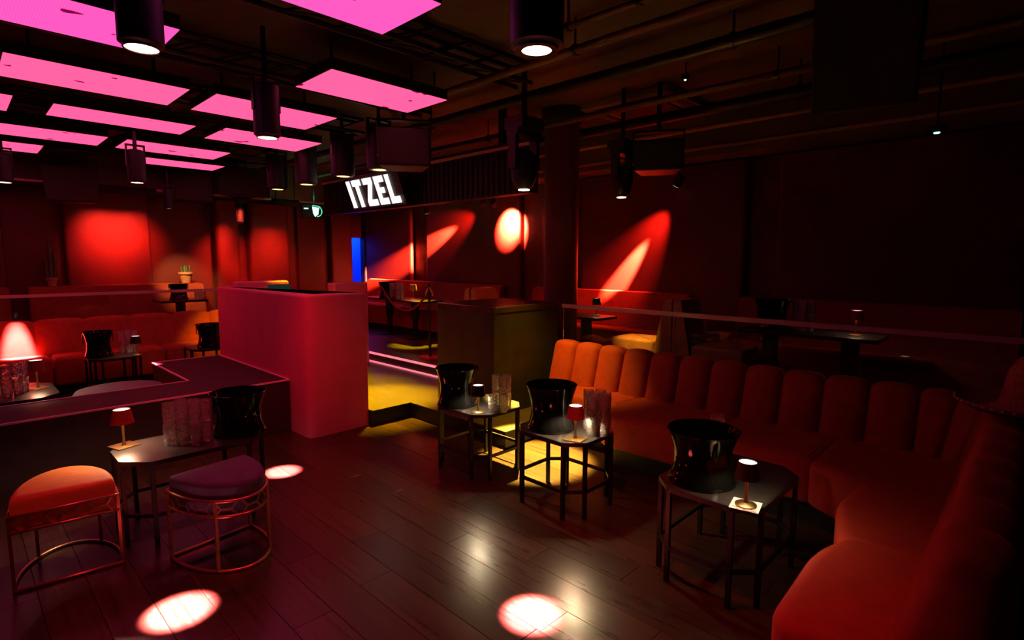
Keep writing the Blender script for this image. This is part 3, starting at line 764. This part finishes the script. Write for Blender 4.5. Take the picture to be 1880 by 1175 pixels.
def moving_head(label, x, y, z, s=1.0):
    t = thing('moving_head_light', label, 'stage light', (x, y, z)); t.scale = (s,)*3
    hd_ = MB().lathe([(.05, 0), (.075, .02), (.1, .08), (.115, .18), (.1, .27), (.06, .31)], 28).build('head', MT['black'], t, smooth=60)
    MB().lathe([(.046, -.006), (.046, .006)], 24).build('lens', MT['yelhot'], hd_)
    for k in (-1, 1): MB().box(k*.125-.02, k*.125+.02, -.04, .04, .16, .42).build('yoke_arm', MT['black'], t)
    MB().box(-.145, .145, -.06, .06, .42, .47).build('yoke', MT['black'], t)
    MB().box(-.13, .13, -.1, .1, .47, .56).build('base', MT['black'], t)
    MB().tube([(0, 0, .56), (0, 0, (CZ-z)/s)], .022, 8).build('clamp', MT['metal'], t)
    return t
m7 = at(962, 348, X=3.36); moving_head('large black moving-head light in front of the round column', m7.x, m7.y, m7.z)
m8 = at(1141, 362, X=4.42); moving_head('black egg-shaped moving-head light right of the round column', m8.x, m8.y, m8.z, .9)
spot((m7.x-.02, m7.y-.02, m7.z-.03), (3.08, 2.75, 0), (1.0, .72, .1), 8500, 26, .5, .03)
spot((m7.x, m7.y-.02, m7.z-.03), (3.72, 3.0, .3), (1.0, .58, .03), 190, 58, 1.0, .03)
spot((m8.x-.02, m8.y, m8.z-.03), (5.0, 2.98, .75), (1.0, .42, .04), 260, 24, .9, .03)

# speakers
def speaker(label, loc, wd, h, dp, rz, tilt=0.0, taper=.72, group='hung loudspeakers', brk=True):
    t = thing('hung_speaker', label, 'speaker', loc, rz, group); t.rotation_euler = (tilt, 0, rz)
    a = wd/2; b = a*taper
    cb = MB().prism(rpoly([(-a, -dp/2), (a, -dp/2), (b, dp/2), (-b, dp/2)], .015, 3), -h/2, h/2, .012, .012).build('cabinet', MT['black'], t)
    MB().box(-a+.02, a-.02, -dp/2-.008, -dp/2+.002, -h/2+.02, h/2-.02).build('grille', MT['grille'], cb)
    MB().box(-a-.012, -a, -.03, .03, -.05, h/2+.1).build('bracket', MT['metal'], t)
    MB().box(a, a+.012, -.03, .03, -.05, h/2+.1).build('bracket', MT['metal'], t)
    MB().box(-a-.012, a+.012, -.03, .03, h/2+.09, h/2+.105).build('bracket_bar', MT['metal'], t)
    MB().tube([(0, 0, h/2+.1), (0, 0, CZ-loc[2])], .02, 8).build('hanging_pole', MT['metal'], t)
    return t
def face(loc): return atan2(loc[1], loc[0])-pi/2
for (px, py), kw, wd, h, lb, tl in [
    ((742, 276), dict(X=2.98), .46, .33, 'large black speaker with brown grille and purple-lit bracket above the lit sign', 0),
    ((450, 336), dict(Y=8.95), .7, .42, 'black speaker with brown grille hung before the red columns', 0),
    ((132, 340), dict(Z=2.5), .55, .45, 'black speaker box hung over the bright red wall panel', 0),
    ((352, 342), dict(Y=9.25), .55, .46, 'black speaker box hung beside the last pink panel', 0),
    ((1208, 290), dict(X=4.5), .42, .26, 'wedge-shaped black speaker with olive grille beside the egg-shaped light', 0),
    ((1590, 95), dict(Z=2.62), .46, .56, 'very large black speaker lost in the dark above the sofa corner', .2)]:
    p = at(px, py, **kw); speaker(lb, tuple(p), wd, h, .34, face(p), tl)

# fascia with ribs and the lit sign
fx = 3.95
fa = thing('fascia_beam', 'black ribbed fascia beam carrying the lit sign over the step', 'beam', (fx, 3.6, 2.19))
MB().box(0, .12, 0, 4.1, 0, .5).build('beam', MT['black'], fa)
MB().box(-.02, .0, 0, 4.1, .44, .47).build('top_rail', MT['rail'], fa)
for i in range(51): MB().box(-.012, 0, i*.08+.02, i*.08+.045, .01, .43).build('slat', MT['metal'], fa)
for yy in (.4, 2.0, 3.7): MB().box(.03, .09, yy, yy+.06, .5, CZ-2.19).build('hanger', MT['metal'], fa)
sg = thing('lit_name_sign', 'glowing white block letters reading ITZEL tilted on the dark fascia', 'sign', tuple(at(651, 382, X=fx-.15)))
# letters in local plane: u along -Y (reads left to right), v up and leaning out
LET = {'I': [[(0, 0), (.3, 0), (.3, 1), (0, 1)]],
       'T': [[(.22, 0), (.5, 0), (.5, .78), (.22, .78)], [(0, .78), (.72, .78), (.72, 1), (0, 1)]],
       'Z': [[(0, 0), (.78, 0), (.78, .22), (.34, .22), (.76, .8), (.76, 1), (.04, 1), (.04, .78), (.42, .78), (0, .2)]],
       'E': [[(0, 0), (.7, 0), (.7, .22), (.28, .22), (.28, .4), (.6, .4), (.6, .6), (.28, .6), (.28, .78), (.7, .78), (.7, 1), (0, 1)]],
       'L': [[(0, 0), (.7, 0), (.7, .23), (.28, .23), (.28, 1), (0, 1)]]}
HL, WL = .345, .275; u = 0
tlt = radians(20)
for ch in 'ITZEL':
    m = MB(); wmax = max(p[0] for q in LET[ch] for p in q)
    for poly in LET[ch]:
        f0 = [Vector((0, -(u+px*WL), pz*HL)) for px, pz in poly]
        off = Vector((-.006, 0, 0))
        n = len(poly); m.add([*f0, *[q+off for q in f0]], [tuple(range(n)), tuple(range(n, 2*n))[::-1]]+[(i, n+i, n+(i+1) % n, (i+1) % n) for i in range(n)])
    m.xf(Matrix.Rotation(-tlt, 4, 'Y'))
    m.build('letter', MT['sign'], sg)
    u += wmax*WL+.05
SW = u
MB().box(.01, .03, -SW-.02, .04, -.03, HL+.03).xf(Matrix.Rotation(-tlt, 4, 'Y')).build('back_board', MT['black'], sg)
for yy in (-.15, -SW+.15): MB().bar((.02, yy, .03), (.15, yy, .03), .02).build('bracket', MT['metal'], sg)

ex = thing('exit_sign', 'small glowing green emergency exit sign under the far soffit', 'exit sign', tuple(at(578, 388, Y=8.6)), -.25)
MB().box(-.2, .14, .0, .05, -.11, .1).build('housing', MT['black'], ex)
MB().box(-.195, .135, -.004, .001, -.105, .095).build('face_plate', MT['black'], ex)
MB().add([(-.04, -.006, .07), (.07, -.006, .06), (.05, -.006, -.05), (.0, -.006, -.09), (-.03, -.006, -.03)], [(0, 1, 2, 3, 4)]).build('symbol', MT['greenw'], ex)
MB().tube([(-.04+.0, -.006, .085)]+[(.03+.08*sin(a), -.006, .0+.085*cos(a)) for a in [i*pi/10 for i in range(11)]], .007, 6).build('symbol', MT['green'], ex)
MB().box(-.17, -.1, -.006, -.003, .03, .05).build('symbol', MT['greenw'], ex)
MB().tube([(0, .025, .1), (0, .025, CZ-ex.location.z)], .015, 6).build('stem', MT['metal'], ex)
point(tuple(Vector(ex.location)+Vector((-.05, -.05, .22))), (.05, 1.0, .55), 1.6, .04)

# pipes, conduits and trunking along the ceiling
def pipe(a, b, r, m, label, cat='pipe', hang=True):
    t = thing('ceiling_conduit', label, cat, (a[0], a[1], a[2])); d = Vector(b)-Vector(a)
    MB().tube([(0, 0, 0), tuple(d)], r, 8).build('conduit', MT[m], t, smooth=60)
    if hang:
        for k in (.15, .5, .85):
            q = d*k; MB().tube([(q.x, q.y, q.z), (q.x, q.y, CZ-a[2]+.0)], .008, 6).build('hanger_rod', MT['metal'], t)
            MB().lathe([(r+.008, -.012), (r+.008, .012)], 12).xf(Matrix.Translation(q) @ Matrix.Rotation(pi/2, 4, 'X' if abs(d.y) > abs(d.x) else 'Y')).build('clip', MT['metal'], t)
pipe((2.95, .2, 2.9), (2.95, 4.4, 2.9), .03, 'soffit', 'brown ceiling pipe over the side tables')
pipe((2.74, 1.0, 2.95), (2.74, 2.4, 2.95), .02, 'soffit', 'short thin brown conduit near the largest downlight')
pipe((3.55, .2, 2.92), (3.55, 9.0, 2.92), .045, 'black', 'thick black ceiling pipe running above the dark plinth')
pipe((4.35, .2, 2.9), (4.35, 9.0, 2.9), .03, 'soffit', 'brown ceiling pipe over the glass balustrade')
pipe((4.75, .2, 2.86), (4.75, 8.8, 2.86), .05, 'black', 'black cable trunk next to the ceiling air unit')
pipe((5.3, .2, 2.84), (5.3, 8.8, 2.84), .022, 'tan', 'pale conduit line in front of the right wall soffit')
for y, lb in ((3.15, 'nearest'), ):
    pass
def beam(x0, y0, x1, y1, z, wd, h, lb):
    t = thing('ceiling_truss', lb, 'truss', (x0, y0, z)); d = Vector((x1-x0, y1-y0, 0)); L_ = d.length; e = d/L_; n_ = Vector((-e.y, e.x, 0))*wd/2
    for s in (-1, 1):
        for zz in (0, h):
            MB().tube([tuple(n_*s+Vector((0, 0, zz))), tuple(d+n_*s+Vector((0, 0, zz)))], .018, 6).build('chord', MT['metal'], t)
    nb = int(L_/.3); lat = MB()
    for i in range(nb):
        a = e*(L_*i/nb); b = e*(L_*(i+1)/nb)
        for s in (-1, 1): lat.tube([tuple(a+n_*s), tuple(b+n_*s+Vector((0, 0, h)))], .008, 5)
        lat.tube([tuple(a+n_), tuple(b-n_)], .008, 5)
    lat.build('lattice', MT['metal'], t)
    for k in (.1, .9): q = d*k; MB().tube([(q.x, q.y, h), (q.x, q.y, CZ-z)], .012, 6).build('hanger_rod', MT['metal'], t)
for y, lb in ((3.08, 'black lattice truss between the violet led panels'), (4.35, 'black lattice truss between the first and second led rows'), (5.55, 'black lattice truss between the second and third led rows'),
              (6.75, 'black lattice truss between the third and fourth led rows'), (7.92, 'black lattice truss between the last two led rows'), (9.05, 'black lattice truss before the back wall soffit')):
    beam(-2.4, y, 3.3, y, 2.92, .16, .14, lb)
# air conditioning cassette
ac = thing('air_conditioner', 'flat ceiling air-conditioning cassette over the terrace', 'air conditioner', (5.02, 3.0, CZ-.06))
MB().box(-.46, .46, -.48, .48, 0, .06).build('frame', MT['acmat'], ac)
MB().box(-.24, .24, -.3, .3, -.012, 0).build('grille', MT['black'], ac)
for x0, x1, y0, y1 in ((-.36, -.3, -.36, .36), (.3, .36, -.36, .36), (-.28, .28, -.44, -.37), (-.28, .28, .37, .44)):
    MB().box(x0, x1, y0, y1, -.008, 0).build('louvre', MT['black'], ac)

# ================================================================== WALL SPOTLIGHTS
def wallspot(px, py, X, tgt, power, ang, blend, label, lit=False, col=(1.0, .16, .08)):
    p = at(px, py, X=X); T_ = Vector(tgt); d = (T_-p).normalized()
    t = thing('track_spotlight', label, 'spotlight', tuple(p))
    rot = d.to_track_quat('Z', 'Y').to_matrix().to_4x4()
    MB().lathe([(.03, -.07), (.045, -.06), (.045, .05), (.04, .055)], 18).xf(rot).build('can', MT['black'], t, smooth=40)
    MB().lathe([(.036, .05), (.036, .058)], 18).xf(rot).build('lens', MT['hot' if lit else 'wht'], t)
    zt = 2.62 if X > 5.55 else CZ
    MB().tube([(0, 0, 0), (0, 0, zt-p.z)], .01, 6).build('stem', MT['metal'], t)
    MB().box(-.03, .03, -.05, .05, zt-.03-p.z, zt-p.z).build('mount', MT['metal'], t)
    spot(tuple(p+d*.07), tgt, col, power, ang, blend, .015)
A_ = at(795, 445, X=5.88); B_ = at(937, 410, X=5.88); C_ = at(1152, 495, X=5.88)
wallspot(885, 374, 5.7, tuple(A_), 26000, 14, .9, 'small black spotlight throwing a beam along the wall toward the blue door')
wallspot(908, 374, 5.42, tuple(B_), 11000, 58, 1.0, 'small glowing spotlight lighting the wall edge beside the column', True)
wallspot(1246, 333, 5.7, tuple(C_), 42000, 13, .9, 'small black spotlight throwing a slanting beam down the right wall')
for q, tg, pw in ((at(885, 374, X=5.7), A_, 260), (at(1246, 333, X=5.7), C_, 380)):      # the wide spill of the same two lamps
    spot(tuple(q+(tg-q).normalized()*.07), tuple(tg), RED, pw, 48, 1.0, .015)
# bars added to throw a rectangular red wash on the back wall
def add_wash_bar(x, tz, power, wd, label, yt=9.86):
    p = Vector((x, 9.12, 2.47)); T_ = Vector((x, yt, tz)); d = (T_-p).normalized(); a = wd/2
    t = thing('added_wash_bar', label, 'spotlight', tuple(p))
    rot = d.to_track_quat('Z', 'Y').to_matrix().to_4x4()
    MB().box(-a, a, -.035, .035, -.05, .03).xf(rot).build('housing', MT['black'], t)
    for k in (-.7, .7): MB().tube([(k*a, 0, 0), (k*a, 0, CZ-p.z)], .01, 6).build('stem', MT['metal'], t)
    l = bpy.data.lights.new('added_wash_light', 'AREA'); l.shape = 'RECTANGLE'; l.size = wd*.9; l.size_y = .05
    l.energy = power; l.color = RED; l.spread = radians(52)
    o = bpy.data.objects.new('added_wash_light', l); COL.objects.link(o); o.location = p+d*.04
    o.rotation_euler = d.to_track_quat('-Z', 'Y').to_euler()
add_wash_bar(1.7, 1.85, 17, .9, 'added long red wall-wash bar over the bright wall panel')
add_wash_bar(3.31, 1.6, 7, .25, 'added short red wall-wash bar over the narrow half-round pilaster', 9.8)
add_wash_bar(4.0, 1.6, 5, .45, 'added short red wall-wash bar over the wide half-round pilaster', 9.82)

def status(px, py, kw, label, r):
    p = at(px, py, **kw); t = thing('smoke_detector', label, 'detector', tuple(p))
    MB().lathe([(r*.6, 0), (r, .015), (r, .04)], 20).build('housing', MT['black'], t, smooth=40)
    MB().lathe([(r*.3, -.008), (r*.35, .002)], 10).build('indicator', MT['greenw'], t)
    MB().tube([(0, 0, .04), (0, 0, CZ-p.z)], .008, 6).build('stem', MT['metal'], t)
status(1720, 243, dict(X=4.9), 'small detector with a bright green light above the dark terrace', .06)
status(1258, 146, dict(X=4.2), 'small detector with a faint green light beside the air conditioner', .03)
